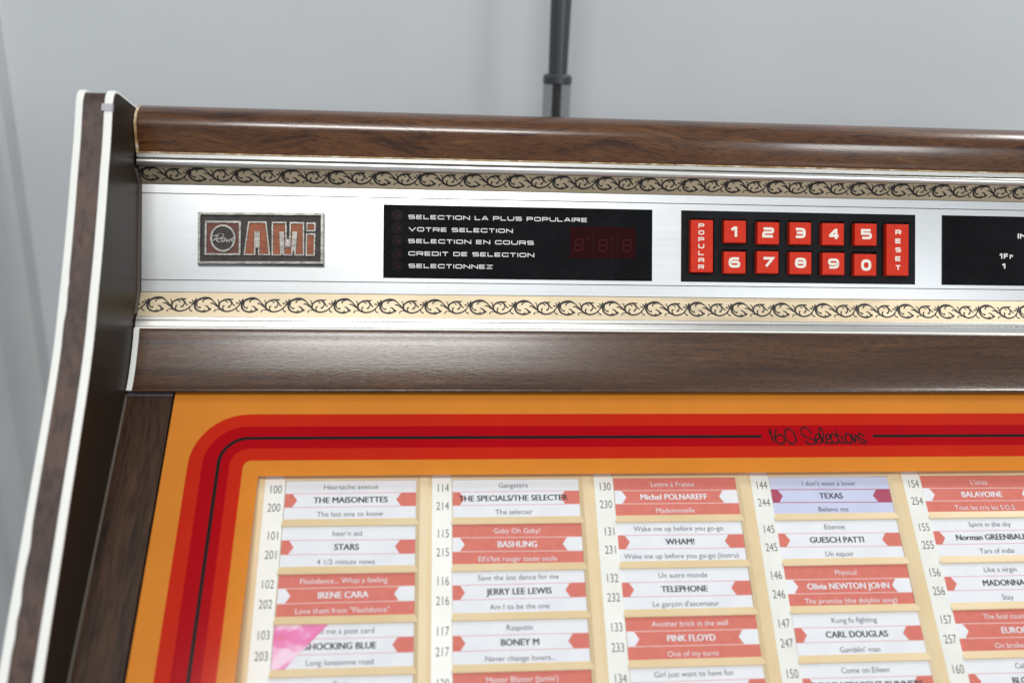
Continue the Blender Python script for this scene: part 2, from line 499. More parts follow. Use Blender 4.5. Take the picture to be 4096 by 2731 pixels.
# ---- wide square lettering drawn as strokes: (width, [(closed, [(x, y, round)])])
R_ = 1
WIDE = {
 'A': (1.0, [(0, [(0, 0, 0), (.40, 1, 0), (.60, 1, 0), (1, 0, 0)]), (0, [(.17, .27, 0), (.83, .27, 0)])]),
 'a': (.9, [(0, [(0, 0, 0), (0, 1, 1), (1, 1, 1), (1, 0, 0)]), (0, [(0, .38, 0), (1, .38, 0)])]),
 'C': (1.0, [(0, [(1, .86, 0), (1, 1, 1), (0, 1, 1), (0, 0, 1), (1, 0, 1), (1, .14, 0)])]),
 'D': (1.0, [(1, [(0, 0, 0), (0, 1, 0), (1, 1, 1), (1, 0, 1)])]),
 'E': (.88, [(0, [(1, 1, 0), (0, 1, 0), (0, 0, 0), (1, 0, 0)]), (0, [(0, .5, 0), (.92, .5, 0)])]),
 'F': (.85, [(0, [(1, 1, 0), (0, 1, 0), (0, 0, 0)]), (0, [(0, .48, 0), (.9, .48, 0)])]),
 'I': (0.0, [(0, [(0, 0, 0), (0, 1, 0)])]),
 'L': (.85, [(0, [(0, 1, 0), (0, 0, 0), (1, 0, 0)])]),
 'N': (1.0, [(0, [(0, 0, 0), (0, 1, 0), (1, 0, 0), (1, 1, 0)])]),
 'O': (1.05, [(1, [(0, 0, 1), (0, 1, 1), (1, 1, 1), (1, 0, 1)])]),
 'P': (.95, [(0, [(0, 0, 0), (0, 1, 0), (1, 1, 1), (1, .40, 1), (0, .40, 0)])]),
 'R': (1.0, [(0, [(0, 0, 0), (0, 1, 0), (1, 1, 1), (1, .42, 1), (0, .42, 0)]), (0, [(.55, .42, 0), (1, 0, 0)])]),
 'S': (1.0, [(0, [(.98, .97, 0), (.9, 1, 0), (0, 1, 1), (0, .53, 1), (1, .53, 1), (1, 0, 1), (.1, 0, 0), (.02, .03, 0)])]),
 'T': (.95, [(0, [(0, 1, 0), (1, 1, 0)]), (0, [(.5, 1, 0), (.5, 0, 0)])]),
 'U': (1.0, [(0, [(0, 1, 0), (0, 0, 1), (1, 0, 1), (1, 1, 0)])]),
 'V': (1.1, [(0, [(0, 1, 0), (.5, 0, 0), (1, 1, 0)])]),
 'Z': (.95, [(0, [(0, 1, 0), (1, 1, 0), (0, 0, 0), (1, 0, 0)])]),
 'r': (.45, [(0, [(0, 0, 0), (0, .68, 0), (1, .68, 1), (1, .5, 0)])]),
 '0': (.95, [(1, [(0, 0, 1), (0, 1, 1), (1, 1, 1), (1, 0, 1)])]),
 '1': (.42, [(0, [(0, .74, 0), (.62, 1, 0), (1, 1, 0), (1, 0, 0)])]),
 '2': (1.0, [(0, [(0, 1, 0), (1, 1, 1), (1, .52, 1), (0, .52, 1), (0, 0, 0), (1, 0, 0)])]),
 '3': (.95, [(0, [(0, 1, 0), (1, 1, 1), (1, 0, 1), (0, 0, 0)]), (0, [(.12, .52, 0), (1, .52, 0)])]),
 '4': (1.0, [(0, [(.76, 0, 0), (.76, 1, 0)]), (0, [(.68, .98, 0), (.03, .30, 0)]), (0, [(-.06, .25, 0), (1.04, .25, 0)])]),
 '5': (.95, [(0, [(1, 1, 0), (0, 1, 0), (0, .56, 0), (1, .56, 1), (1, 0, 1), (0, 0, 0)])]),
 '6': (1.0, [(0, [(1, 1, 0), (0, 1, 1), (0, 0, 1), (1, 0, 1), (1, .56, 1), (0, .56, 0)])]),
 '7': (1.0, [(0, [(0, 1, 0), (1, 1, 0), (.30, 0, 0)])]),
 '8': (1.0, [(1, [(0, 0, 1), (0, 1, 1), (1, 1, 1), (1, 0, 1)]), (0, [(0, .53, 0), (1, .53, 0)])]),
 '9': (1.0, [(0, [(0, 0, 0), (1, 0, 1), (1, 1, 1), (0, 1, 1), (0, .44, 1), (1, .44, 0)])]),
}

def rounded(pts, closed, r):
    out = []
    n = len(pts)
    for k, (x, y, rd) in enumerate(pts):
        if not rd or (not closed and k in (0, n - 1)):
            out.append((x, y)); continue
        a = V(pts[(k - 1) % n][:2]); b = V((x, y)); c = V(pts[(k + 1) % n][:2])
        da = (a - b); dc = (c - b)
        rr = min(r, da.length * 0.49, dc.length * 0.49)
        p = b + da.normalized() * rr; q = b + dc.normalized() * rr
        for t in (0, .33, .67, 1):
            u = p * (1 - t) ** 2 + b * 2 * t * (1 - t) + q * t * t
            out.append((u.x, u.y))
    return out

def wide_text(mb, fr, text, x0, x1, ytop, ybot, h, mname, weight=0.2, space=0.34, word=0.62):
    """fits square extended lettering into a box; y grows downwards in the frame"""
    H = abs(ybot - ytop)
    t = weight * H
    adv = []; X = 0
    for ch in text:
        if ch == ' ':
            X += word; continue
        w, st = WIDE[ch]
        adv.append((X, w, st)); X += w + space
    X -= space
    k = (x1 - x0 - t) / max(X, 1e-6) if X > 0 else 0
    dirn = 1 if ybot > ytop else -1
    lay = 0
    for ax, w, st in adv:
        for closed, pts in st:
            q = [(x0 + t / 2 + (ax + p[0] * w) * k, ybot - dirn * (t / 2 + p[1] * (H - t)), p[2]) for p in pts]
            q = rounded(q, closed, H * 0.30)
            if not closed:
                for e, f in ((0, 1), (-1, -2)):
                    d = V(q[e]) - V(q[f])
                    if d.length > 1e-6 and True:
                        d = d.normalized() * (t * 0.5 if (abs(d.x) < 1e-3 * abs(d.y) or abs(d.y) < 1e-3 * abs(d.x)) else t * 0.15)
                        # only stretch ends that stop at the box edge
                        if text not in ('',):
                            q[e] = (q[e][0] + d.x * 0.0, q[e][1] + d.y)
            ribbon(mb, fr, q, t, h + 0.012 * (lay % 4), mname, closed)
            lay += 1

# ---- ordinary lettering: Blender's built-in font turned into mesh
_cache = {}
def font_mesh(text, bold):
    key = (text, bold)
    if key in _cache: return _cache[key]
    cu = bpy.data.curves.new("lettering", 'FONT')
    cu.body = text; cu.size = 1.0; cu.fill_mode = 'FRONT'
    cu.offset = 0.0 if bold else -0.004
    cu.resolution_u = 3
    ob = bpy.data.objects.new("lettering", cu)
    COL.objects.link(ob)
    dg = bpy.context.evaluated_depsgraph_get()
    me = bpy.data.meshes.new_from_object(ob.evaluated_get(dg))
    vs_ = [(v.co.x, v.co.y) for v in me.vertices]; fs = [list(p.vertices) for p in me.polygons]
    bpy.data.objects.remove(ob); bpy.data.curves.remove(cu); bpy.data.meshes.remove(me)
    _cache[key] = (vs_, fs)
    return _cache[key]

def cap_height(bold=False):
    vs_, _ = font_mesh("H", bold)
    return max(v[1] for v in vs_) - min(v[1] for v in vs_)

def font_text(mb, fr, text, cx, base, cap, xs, h, mname, bold=False, align='c', shear=0.0, maxw=None):
    """baseline at 'base' (y grows downwards)"""
    vs_, fs = font_mesh(text, bold)
    k = cap / cap_height(bold)
    xa = min(v[0] for v in vs_); xb = max(v[0] for v in vs_)
    w = (xb - xa) * k * xs
    if maxw and w > maxw:
        xs *= maxw / w; w = maxw
    left = cx - w / 2 if align == 'c' else (cx - w if align == 'r' else cx)
    for dx, dh in (((-.045, 0), (.045, .012), (0, .024)) if bold else ((0, 0),)):
        mb.raw([fr(left + (v[0] - xa) * k * xs + dx * cap, base - v[1] * k, h + dh) for v in vs_], fs, mname)
    return w

# ================================================================== the setting: wall
mb = MB()
WY = 0.52
mb.face([V((-2.2, WY, 0)), V((3.2, WY, 0)), V((3.2, WY, 2.8)), V((-2.2, WY, 2.8))], 'wall')
w_o = mb.build('wall', origin=V((0, WY, 0)))
tag(w_o, 'plain pale blue-grey painted wall behind the jukebox', 'wall', kind='structure')

# door casing on the wall at the far left: a stepped moulding
mb = MB()
prof = [(-0.3475, 0.0), (-0.3485, 0.016), (-0.3535, 0.0195), (-0.3595, 0.0195), (-0.3625, 0.014), (-0.372, 0.012), (-0.386, 0.016), (-0.398, 0.0165),
        (-0.402, 0.011), (-0.416, 0.010), (-0.430, 0.014), (-0.445, 0.014), (-0.448, 0.006), (-0.470, 0.006), (-0.472, 0.0)]
A = [V((x, WY - d * 1.4, 0)) for x, d in prof]; B = [V((x, WY - d * 1.4, 2.2)) for x, d in prof]
# upper end: the photo's moulding leaves the frame long before its top
mb.strip(A, B, 'casing'); mb.poly(B, 'casing')
c_o = mb.build('door_casing', origin=V((-0.41, WY, 0)))
tag(c_o, 'grey white moulded door casing standing on the wall at the far left', 'door casing')

# ================================================================== pole behind the jukebox
pole = empty('floor_pole', V((0.1952, 0.40, 0)))
tag(pole, 'slim dark steel pole with a hazy clear lower sleeve standing between jukebox and wall', 'pole')
def tube(mb, x, y, zr, mname, n=40):
    rings = [[V((x + r * math.cos(2 * math.pi * k / n), y + r * math.sin(2 * math.pi * k / n), z)) for k in range(n)] for z, r in zr]
    for a, b in zip(rings, rings[1:]):
        mb.strip(a, b, mname, True, True)
    mb.face(rings[0], mname); mb.face(rings[-1], mname)
PX, PY = 0.1952, 0.40
for nm, zr, mt_ in (('upper_tube', [(1.4325, 0.0088), (1.60, 0.0106), (1.72, 0.0120), (1.95, 0.0135)], 'pole_steel'),
                    ('collar', [(1.4245, 0.0122), (1.4255, 0.0134), (1.4315, 0.0134), (1.4335, 0.0115), (1.4335, 0.0086)], 'pole_steel'),
                    ('inner_rod', [(0.02, 0.0043), (1.4250, 0.0043)], 'black'),
                    ('sleeve', [(0.02, 0.0130), (1.4245, 0.0130)], 'sleeve'),
                    ('base_plate', [(0.0, 0.09), (0.012, 0.09), (0.02, 0.08), (0.02, 0.014)], 'pole_steel')):
    mb = MB(); tube(mb, PX, PY, zr, mt_)
    mb.build(nm, pole, origin=V((PX, PY, 0)))

# ================================================================== jukebox
juke = empty('jukebox', BASE)
tag(juke, 'jukebox with dark walnut laminate, brushed aluminium fascia, red keypad and orange bordered title board', 'jukebox')
XL, XR = -98.1, 736.0      # between the two cheeks

# cabinet body behind everything
mb = MB()
body = [(-46, -12), (-44, -130), ]
pts = [L(0, -44, -14), L(0, -40, -205)]
yb = pts[1].y
zt = L(0, -44, -14).z
sec = [(L(0, -44, -14).y, L(0, -44, -14).z), (yb, pts[1].z), (yb, 0.02), (L(0, 300, 60).y, 0.02), (L(0, 300, 40).y, L(0, 300, 40).z), (L(0, 128, -30).y, L(0, 128, -30).z)]
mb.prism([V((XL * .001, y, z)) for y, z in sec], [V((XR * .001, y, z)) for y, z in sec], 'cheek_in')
mb.build('cabinet_body', juke)

# side cheeks
front = [(-44.5, -10), (-44.5, 15), (-44.6, 30), (-44.5, 38), (-43.6, 42.2), (-41.5, 44.6), (-38, 46.1), (-33.1, 46.9), (-21.6, 48.2), (-10, 49.9), (4.5, 52.6), (18.8, 54.9), (33, 57.5), (47.1, 60.2),
         (61, 63.2), (74.7, 66.4), (93.6, 70.6), (108.3, 74.8), (122.6, 79.6), (137.8, 85.2), (155.1, 91.8), (177.8, 100.6), (207.3, 111.6), (230.1, 120.4), (256.6, 130.2), (330, 158), (400, 184)]
front_s = smooth_profile(front, 3)
def normals2(pr):
    out = []
    for k in range(len(pr)):
        a = pr[max(k - 1, 0)]; c = pr[min(k + 1, len(pr) - 1)]
        dx, dy = c[0] - a[0], c[1] - a[1]
        ln = math.hypot(dx, dy) or 1
        out.append((-dy / ln, dx / ln))
    return out
def cheek(x0, x1, inner_is_right):
    # x0 < x1 ; the photo shows the left cheek's front edge and inner face
    mb = MB()
    A = [L(x0, v, o) for v, o in front_s]; B = [L(x1, v, o) for v, o in front_s]
    mb.strip(A, B, 'cheek', True)
    back = [L(x0, -40, -205)]
    side0 = A + [V((x0 * .001, A[-1].y, 0.0)), V((x0 * .001, yb, 0.0)), L(x0, -40, -200)]
    side1 = B + [V((x1 * .001, B[-1].y, 0.0)), V((x1 * .001, yb, 0.0)), L(x1, -40, -200)]
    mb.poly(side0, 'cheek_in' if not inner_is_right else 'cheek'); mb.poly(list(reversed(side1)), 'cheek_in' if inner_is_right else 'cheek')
    n = len(side0)
    for k in range(len(A) - 1, n):
        j = (k + 1) % n
        mb.face([side0[k], side0[j], side1[j], side1[k]], 'cheek')
    o = mb.build('side_panel', juke)
    nn = normals2(front_s)
    # ivory edge trims, slightly proud, chipped here and there along the outer one
    for (a, b, chips) in ((x0 - 0.2, x0 + 3.5, True), (x1 - 4.1, x1 + 0.2, False)):
        t = MB()
        lift = 1.1
        top = []; ja = []; jb = []
        rr = random.Random(3)
        for k, ((v, oo), (nx, ny)) in enumerate(zip(front_s, nn)):
            top.append((v + nx * lift, oo + ny * lift))
        jag = [0.0] * len(front_s)
        if chips:
            for k, (v, oo) in enumerate(front_s):
                if 60 < v < 95 or 195 < v < 262: jag[k] = rr.uniform(-0.2, 0.9)
        P0 = [L(a, v, o_) for v, o_ in front_s]
        P1 = [L(a, v, o_) for v, o_ in top]
        P1b = [L(a + .5, v + nx * .4, o_ + ny * .4) for (v, o_), (nx, ny) in zip(top, nn)]
        P2b = [L(b + j - .5, v + nx * .4, o_ + ny * .4) for (v, o_), (nx, ny), j in zip(top, nn, jag)]
        P2 = [L(b + j, v, o_) for (v, o_), j in zip(top, jag)]
        P3 = [L(b + j, v, o_) for (v, o_), j in zip(front_s, jag)]
        for q, r in ((P0, P1), (P1, P1b), (P1b, P2b), (P2b, P2), (P2, P3)):
            t.strip(q, r, 'vinyl', True)
        tr = t.build('edge_trim', o, origin=V((0, 0, 0)))
        tr.parent = o
        for vv in tr.data.vertices: vv.co -= BASE
    return o
ck = cheek(-117.6, XL, True)
cheek(XR, XR + 19.5, False)

# a patch of grey tape wrapped round the inner trim near its top
mb = MB()
seg = [(v, o) for v, o in front_s if -36.5 < v < -31.5]
seg = [(-36.2, 46.6), (-34.5, 47.0), (-32.0, 47.35)]
A = [L(XL - 5.2, v, o + 1.75) for v, o in seg]; B = [L(XL + 0.5, v, o + 1.75) for v, o in seg]; C2 = [L(XL + 0.5, v, o - .6) for v, o in seg]; A2 = [L(XL - 5.2, v, o - .6) for v, o in seg]
mb.strip(A, B, 'tape'); mb.strip(B, C2, 'tape'); mb.strip(A, A2, 'tape')
mb.build('tape', ck)

# frayed board edge where the inner face of the cheek meets the front
mb = MB()
edge = [(-8, 8.5), (0, 1.2), (33, 1.2), (66, 1.6), (80, 7)]
A = [L(XL + .03, v, o) for v, o in edge]; B = [L(XL + 1.1, v, o - .3) for v, o in edge]; C2 = [L(XL + .03, v, o + 1.8) for v, o in edge]
mb.strip(A, B, 'board_edge'); mb.strip(A, C2, 'board_edge')
A = [G(XL + .03, s, 0.2) for s in (-1, 60, 120, 200, 280)]; B = [G(XL + 1.2, s, 0.0) for s in (-1, 60, 120, 200, 280)]
C2 = [G(XL + .03, s, 2.6) for s in (-1, 60, 120, 200, 280)]
mb.strip(B, C2, 'board_edge')
mb.build('gap_filler', juke)

# top rail: polished half-round
roll = smooth_profile([(-17.7, 4.0), (-17.7, 8.6), (-21.5, 10.4), (-26, 12.1), (-30, 13.3), (-33.2, 13.9), (-36.2, 13.7), (-39.4, 12.8), (-42.6, 10.8), (-45.6, 7.4), (-48.0, 2.2), (-49.2, -7), (-48.6, -30), (-44, -60)], 5)
mb = MB(); extrude_profile(mb, roll, XL + 2.2, XR - 1, 'walnut', True)
tr_ = mb.build('top_rail', juke)
mb = MB()
roll2 = [(v, o - .25) for v, o in roll]
extrude_profile(mb, roll2, XL + .5, XL + 2.25, 'banding', True)
mb.build('edge_banding', tr_)
mb = MB()   # thin worn line under the rail
extrude_profile(mb, [(-18.1, 4), (-18.1, 9.35), (-17.45, 9.3), (-17.45, 4)], XL + .6, XR - 1, 'banding')
mb.build('worn_edge', tr_)

# upper satin trim: flat strip, groove, round bead
mb = MB()
p = [(-17.4, 4), (-17.4, 9.2), (-16.9, 9.6), (-15.0, 9.5), (-14.7, 9.0)]
extrude_profile(mb, p, XL + 1, XR - 1, 'trim')
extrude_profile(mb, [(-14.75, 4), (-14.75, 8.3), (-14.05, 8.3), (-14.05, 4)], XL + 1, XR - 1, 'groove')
bead = [(-14.1, 4), (-14.1, 8.9), (-13.8, 9.5), (-13.2, 9.85), (-12.2, 9.95), (-11.2, 9.7), (-10.3, 9.2), (-9.9, 8.6), (-9.9, 4)]
extrude_profile(mb, bead, XL + 1, XR - 1, 'trim', True)
mb.build('upper_trim', juke)

# ornamental bands ------------------------------------------------------
# one repeat of the scrollwork, traced on a 597-unit wide cell (x, y, width)
SCROLL = [
 [(430, 326, 13), (500, 306, 12), (556, 255, 9), (610, 188, 14), (660, 152, 18), (720, 131, 20), (780, 134, 16), (830, 166, 10), (870, 210, 9), (912, 262, 15), (950, 300, 15), (1000, 322, 14), (1027, 326, 13)],
 [(660, 156, 6), (626, 188, 14), (609, 225, 16), (616, 272, 15), (642, 306, 14), (684, 326, 14), (732, 331, 15), (780, 316, 12), (802, 302, 13), (824, 300, 9)],
 [(642, 186, 4), (631, 220, 8), (640, 252, 9), (664, 272, 11), (688, 268, 18)],
 [(772, 146, 4), (736, 151, 7), (712, 166, 9), (706, 190, 14)],
 [(822, 298, 15), (796, 288, 14), (778, 264, 12), (762, 250, 9), (738, 247, 9)],
 [(706, 322, 4), (738, 312, 8), (736, 294, 5)],
 [(616, 136, 11), (611, 160, 9), (586, 188, 5)], [(572, 158, 12), (578, 178, 9), (602, 186, 5)], [(533, 192, 11), (556, 205, 10), (592, 196, 5)],
 [(556, 258, 5), (546, 290, 8), (560, 315, 8), (586, 321, 13)],
 [(868, 332, 12), (868, 312, 8), (886, 298, 7), (920, 297, 7), (952, 303, 5)],
 [(922, 262, 9), (915, 226, 13), (930, 190, 13), (970, 160, 13), (1020, 147, 13), (1060, 149, 12), (1092, 144, 9)],
 [(1022, 150, 11), (1052, 172, 9), (1069, 202, 8), (1066, 232, 9), (1052, 256, 12), (1030, 266, 14)],
 [(1058, 162, 6), (1084, 200, 8), (1095, 226, 10), (1120, 236, 9)],
 [(992, 322, 4), (970, 286, 9), (968, 256, 10), (986, 240, 12)],
 [(1016, 196, 12), (1010, 180, 9), (980, 167, 6), (944, 186, 4)],
 [(906, 216, 5), (906, 182, 7), (896, 159, 8), (884, 157, 7)],
 [(803, 206, 10), (840, 210, 11), (870, 236, 9), (906, 266, 5)],
]
def ornament(name, va, oa, vb, ob, t0, t1, phase, gold):
    mb = MB()
    xa, xb = XL + 1.0, XR - 1
    # the strip, thin and slightly dished
    n = 4
    pr = [(va + (vb - va) * k / n, oa + (ob - oa) * k / n) for k in range(n + 1)]
    mb.strip([L(xa, v, o) for v, o in pr], [L(xb, v, o) for v, o in pr], gold)
    ln = math.hypot(vb - va, ob - oa)
    nv, no = -(ob - oa) / ln, (vb - va) / ln
    def fr(x, t, h):
        return L(x, va + (vb - va) * t + nv * h, oa + (ob - oa) * t + no * h)
    per = 28.22
    kx = per / 597.0
    x = phase - (732 * kx) - per * 2
    while x < xb + 20:
        for si, st in enumerate(SCROLL):
            pts = []; ws = []
            for (px, py, w) in st:
                pts.append((x + px * kx, t0 + (t1 - t0) * (py - 128) / (334 - 128))); ws.append(w * kx * 1.75)
            if min(q[0] for q in pts) < xa - 9 or max(q[0] for q in pts) > xb - .1: continue
            sp = smooth_profile([(q[0], q[1], w) for q, w in zip(pts, ws)], 4)
            # ribbon needs equal units on both axes
            def fr2(a, b, h): return fr(a, b / ln, h)
            ribbon(mb, fr2, [(q[0], q[1] * ln) for q in sp], [q[2] for q in sp], 0.05 + 0.012 * (si % 5), 'ink')
        x += per
    return mb.build(name, juke)
ornament('ornamental_band', -9.8, 5.2, -0.35, -0.2, 0.02, 0.79, -90.3, 'gold')
ornament('ornamental_band', 66.35, 0.1, 81.5, 6.6, 0.215, 0.80, -86.2, 'gold')

# fascia ---------------------------------------------------------------
DISP = (50.6, 9.7, 223.1, 56.0)
KEYS = (242.1, 9.7, 401.2, 56.1)
PRICE = (419.5, 9.6, 592.0, 56.1)
mb = MB()
fx0, fx1 = XL + 1.2, XR - 1
for a, b in ((0.0, 5.15), (58.95, 66.0)):
    mb.face([L(fx0, a), L(fx1, a), L(fx1, b), L(fx0, b)], 'alu')
rect_holes(mb, L, fx0, fx1, 5.65, 58.45, 0.0, [DISP, KEYS, PRICE], 'alu', 1.4, 'acrylic_edge')
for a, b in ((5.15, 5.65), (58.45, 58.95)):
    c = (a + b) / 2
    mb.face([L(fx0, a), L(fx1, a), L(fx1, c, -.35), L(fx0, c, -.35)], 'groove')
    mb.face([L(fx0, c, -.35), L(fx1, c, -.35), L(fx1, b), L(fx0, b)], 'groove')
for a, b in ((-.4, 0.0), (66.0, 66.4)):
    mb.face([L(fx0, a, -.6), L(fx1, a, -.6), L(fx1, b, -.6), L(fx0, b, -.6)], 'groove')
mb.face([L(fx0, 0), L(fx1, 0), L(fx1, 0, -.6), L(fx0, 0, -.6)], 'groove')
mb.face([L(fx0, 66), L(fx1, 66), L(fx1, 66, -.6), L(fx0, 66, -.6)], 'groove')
mb.build('fascia_panel', juke)

# badge ----------------------------------------------------------------
BX0, BX1, BV0, BV1 = -62.6, 13.9, 16.9, 49.0
def bu(px): return BX0 + (px - 135) / (2195 - 135) * (BX1 - BX0)
def bw(py, px=1000): return BV0 + (py - 108 - (px - 135) * 0.012) / (955 - 108) * (BV1 - BV0)
def bpt(px, py): return (bu(px), bw(py, px))
mb = MB()
bo = 2.2
mb.prism([L(x, v, bo) for x, v in ((BX0, BV0), (BX1, BV0), (BX1, BV1), (BX0, BV1))],
         [L(x, v, 0) for x, v in ((BX0 - .3, BV0 - .3), (BX1 + .3, BV0 - .3), (BX1 + .3, BV1 + .5), (BX0 - .3, BV1 + .5))], 'badge_dark', 'pewter', False)
bdg = mb.build('badge', juke)
def raised_line(mb, pts, w, h0, h1, mname, closed=False):
    """raised bar with sloped sides along a polyline"""
    n = len(pts); O = []; I = []
    for k in range(n):
        a = pts[(k - 1) % n] if closed or k else pts[0]; b = pts[k]; c = pts[(k + 1) % n] if closed or k < n - 1 else pts[-1]
        d1 = V((b[0] - a[0], b[1] - a[1])); d2 = V((c[0] - b[0], c[1] - b[1]))
        if d1.length < 1e-9: d1 = d2
        if d2.length < 1e-9: d2 = d1
        d1.normalize(); d2.normalize(); t = d1 + d2
        if t.length < 1e-6: t = d1
        t.normalize()
        nn = V((-t.y, t.x)); cs = max(.5, nn.dot(V((-d1.y, d1.x))))
        O.append((b, nn / cs))
    rows = [(w / 2, h0), (w * .32, h1), (-w * .32, h1), (-w / 2, h0)]
    pl = [[L(b[0] + nn.x * q, b[1] + nn.y * q, h) for b, nn in O] for q, h in rows]
    for a, b in zip(pl, pl[1:]):
        mb.strip(a, b, mname, False, closed)
mb = MB()   # frame
raised_line(mb, [bpt(*q) for q in ((163, 135), (2168, 135), (2168, 930), (163, 930))], 2.2, bo, bo + 1.5, 'pewter', True)
mb.build('badge_frame', bdg)
mb = MB()   # round emblem in its square
sq = [bpt(270, 268), bpt(822, 268), bpt(818, 795), bpt(265, 795)]
mb.poly([L(x, v, bo + .12) for x, v in sq], 'badge_red')
raised_line(mb, sq, 1.75, bo, bo + 1.1, 'pewter', True)
cx, cv = bpt(548, 535)
rx, rv = 192 / 2060 * (BX1 - BX0), 207 / 847 * (BV1 - BV0)
disc(mb, L, cx, cv, rx, bo + .3, 'badge_dark', 36, rv)
raised_line(mb, [(cx + rx * math.cos(2 * math.pi * k / 36), cv + rv * math.sin(2 * math.pi * k / 36)) for k in range(36)], 1.7, bo, bo + 1.3, 'pewter', True)
for st in ([(372, 580), (420, 548), (470, 490)], [(368, 506), (430, 492), (500, 462), (556, 474), (540, 520), (470, 546), (432, 552), (470, 590), (505, 596)],
           [(545, 532), (520, 560), (545, 592), (575, 570), (560, 540), (590, 536)], [(600, 545), (606, 588), (634, 562), (650, 590), (676, 545)],
           [(682, 578), (738, 552), (736, 524), (704, 532), (690, 572), (718, 602), (756, 580)]):
    raised_line(mb, smooth_profile([bpt(*q) for q in st], 4), 0.85, bo + .3, bo + 1.0, 'pewter')
mb.build('emblem', bdg)
GLY = [[(965, 270), (1245, 270), (1308, 800), (1130, 800), (1135, 430), (1072, 430), (1066, 800), (895, 800)],
       [(1352, 275), (1572, 275), (1578, 665), (1638, 665), (1645, 278), (1862, 278), (1865, 805), (1722, 805), (1748, 435), (1692, 435), (1672, 805), (1540, 805), (1532, 435), (1478, 435), (1492, 805), (1352, 805)],
       [(1918, 285), (2050, 285), (2050, 408), (1918, 408)], [(1915, 462), (2046, 462), (2042, 810), (1908, 810)]]
for g in GLY:
    mb = MB()
    pts = [bpt(*q) for q in g]
    mb.poly([L(x, v, bo + .15) for x, v in pts], 'badge_orange')
    raised_line(mb, pts, 1.25, bo, bo + 1.1, 'pewter', True)
    if g is GLY[0]: raised_line(mb, [bpt(1103, 430), bpt(1100, 690)], 2.2, bo, bo + 1.05, 'pewter')
    if g is GLY[1]:
        raised_line(mb, [bpt(1505, 430), bpt(1512, 800)], 1.9, bo, bo + 1.05, 'pewter')
        raised_line(mb, [bpt(1720, 430), bpt(1704, 740)], 1.9, bo, bo + 1.05, 'pewter')
        raised_line(mb, [bpt(1606, 540), bpt(1606, 668)], 2.0, bo, bo + 1.05, 'pewter')
    mb.build('letter', bdg)

# display window -------------------------------------------------------
mb = MB()
x0, v0, x1, v1 = DISP
mb.face([L(x0, v0, -.9), L(x1, v0, -.9), L(x1, v1, -.9), L(x0, v1, -.9)], 'acrylic')
dh = -.85
for tx, a, b, c, d in (('SELECTION LA PLUS POPULAIRE', 66.1, 180.6, 15.75, 18.35), ('VOTRE SELECTION', 66.3, 132.5, 23.55, 26.15), ('SELECTION EN COURS', 66.1, 146.1, 31.0, 33.6),
                       ('CREDIT DE SELECTION', 66.3, 146.4, 38.85, 41.45), ('SELECTIONNEZ', 66.4, 119.8, 46.7, 49.3)):
    wide_text(mb, L, tx, a, b, c, d, dh, 'print_white', 0.205)
dw = mb.build('display_window', juke)
for k, v in enumerate((16.2, 24.2, 32.0, 40.3, 48.2)):
    mb = MB()
    disc(mb, L, 59.2, v, 3.0, dh, 'red_dim', 24)
    ring(mb, L, 59.2, v, 3.05, 3.55, dh + .02, 'red_ring')
    disc(mb, L, 60.2, v + .4, 0.9, dh + .03, 'red_core', 12)
    mb.build('indicator_lamp', dw)
mb = MB()
mb.face([L(169.2, 21.3, dh), L(212.3, 21.3, dh), L(212.3, 41.8, dh), L(169.2, 41.8, dh)], 'maroon')
for cx0 in (172.0, 187.8, 203.4):
    def sf(x, y, h, c=cx0): return L(c + x + (7.8 - y) * .14, 29.2 + y, h)
    for q in ([(.6, .3), (5.0, .3)], [(.6, 3.9), (5.0, 3.9)], [(.6, 7.5), (5.0, 7.5)], [(.2, .7), (.2, 3.5)], [(.2, 4.3), (.2, 7.1)], [(5.4, .7), (5.4, 3.5)], [(5.4, 4.3), (5.4, 7.1)]):
        ribbon(mb, sf, q, .62, dh + .03, 'segment')
for xx, a, b in ((184.6, 23.5, 41), (200.6, 25, 41.5), (197.0, 29, 41.5)):
    ribbon(mb, L, [(xx, a), (xx, b)], .35, dh + .02, 'red_core')
for xx, yy in ((181.5, 28.9), (197.2, 28.7)):
    disc(mb, L, xx, yy, .7, dh + .03, 'segment', 10)
mb.build('digit_display', dw)

# keypad ---------------------------------------------------------------
BTN = {'POPULAR': (247.4, 16.3, 262.2, 50.1), '1': (269.4, 16.3, 284.1, 30.7), '2': (291.6, 17.0, 306.2, 31.3), '3': (313.4, 16.7, 327.8, 31.1), '4': (335.3, 16.9, 350.1, 31.2),
       '5': (357.4, 16.7, 372.4, 31.1), '6': (269.3, 36.4, 284.0, 50.6), '7': (291.4, 35.9, 305.9, 50.3), '8': (313.3, 36.1, 328.1, 50.5), '9': (335.4, 36.2, 350.4, 50.7),
       '0': (357.3, 36.7, 372.4, 50.9), 'RESET': (379.2, 16.7, 394.5, 50.6)}
DIG = {'1': (273.5, 20.2, 278.1, 26.9), '2': (294.8, 20.4, 302.7, 27.0), '3': (316.6, 20.3, 324.1, 27.0), '4': (339.5, 20.5, 346.9, 27.2), '5': (361.6, 20.3, 369.0, 27.0),
       '6': (272.6, 40.1, 280.3, 46.8), '7': (294.9, 39.6, 302.7, 46.3), '8': (316.9, 39.8, 324.5, 46.5), '9': (339.2, 40.0, 346.7, 46.6), '0': (361.9, 40.2, 368.8, 47.7)}
OB = 4.0
holes = []
for k, (a, b, c, d) in BTN.items():
    row = (14.9, 30.9) if k in '12345' else ((34.6, 50.6) if k in '67890' else (14.9, 50.8))
    holes.append((a + .1, row[0], c + 1.9, row[1]))
mb = MB()
x0, v0, x1, v1 = KEYS
rect_holes(mb, L, x0 + .1, x1 - .1, v0 + .1, v1 - .1, 0.15, holes, 'keyplate', 4.0, 'black')
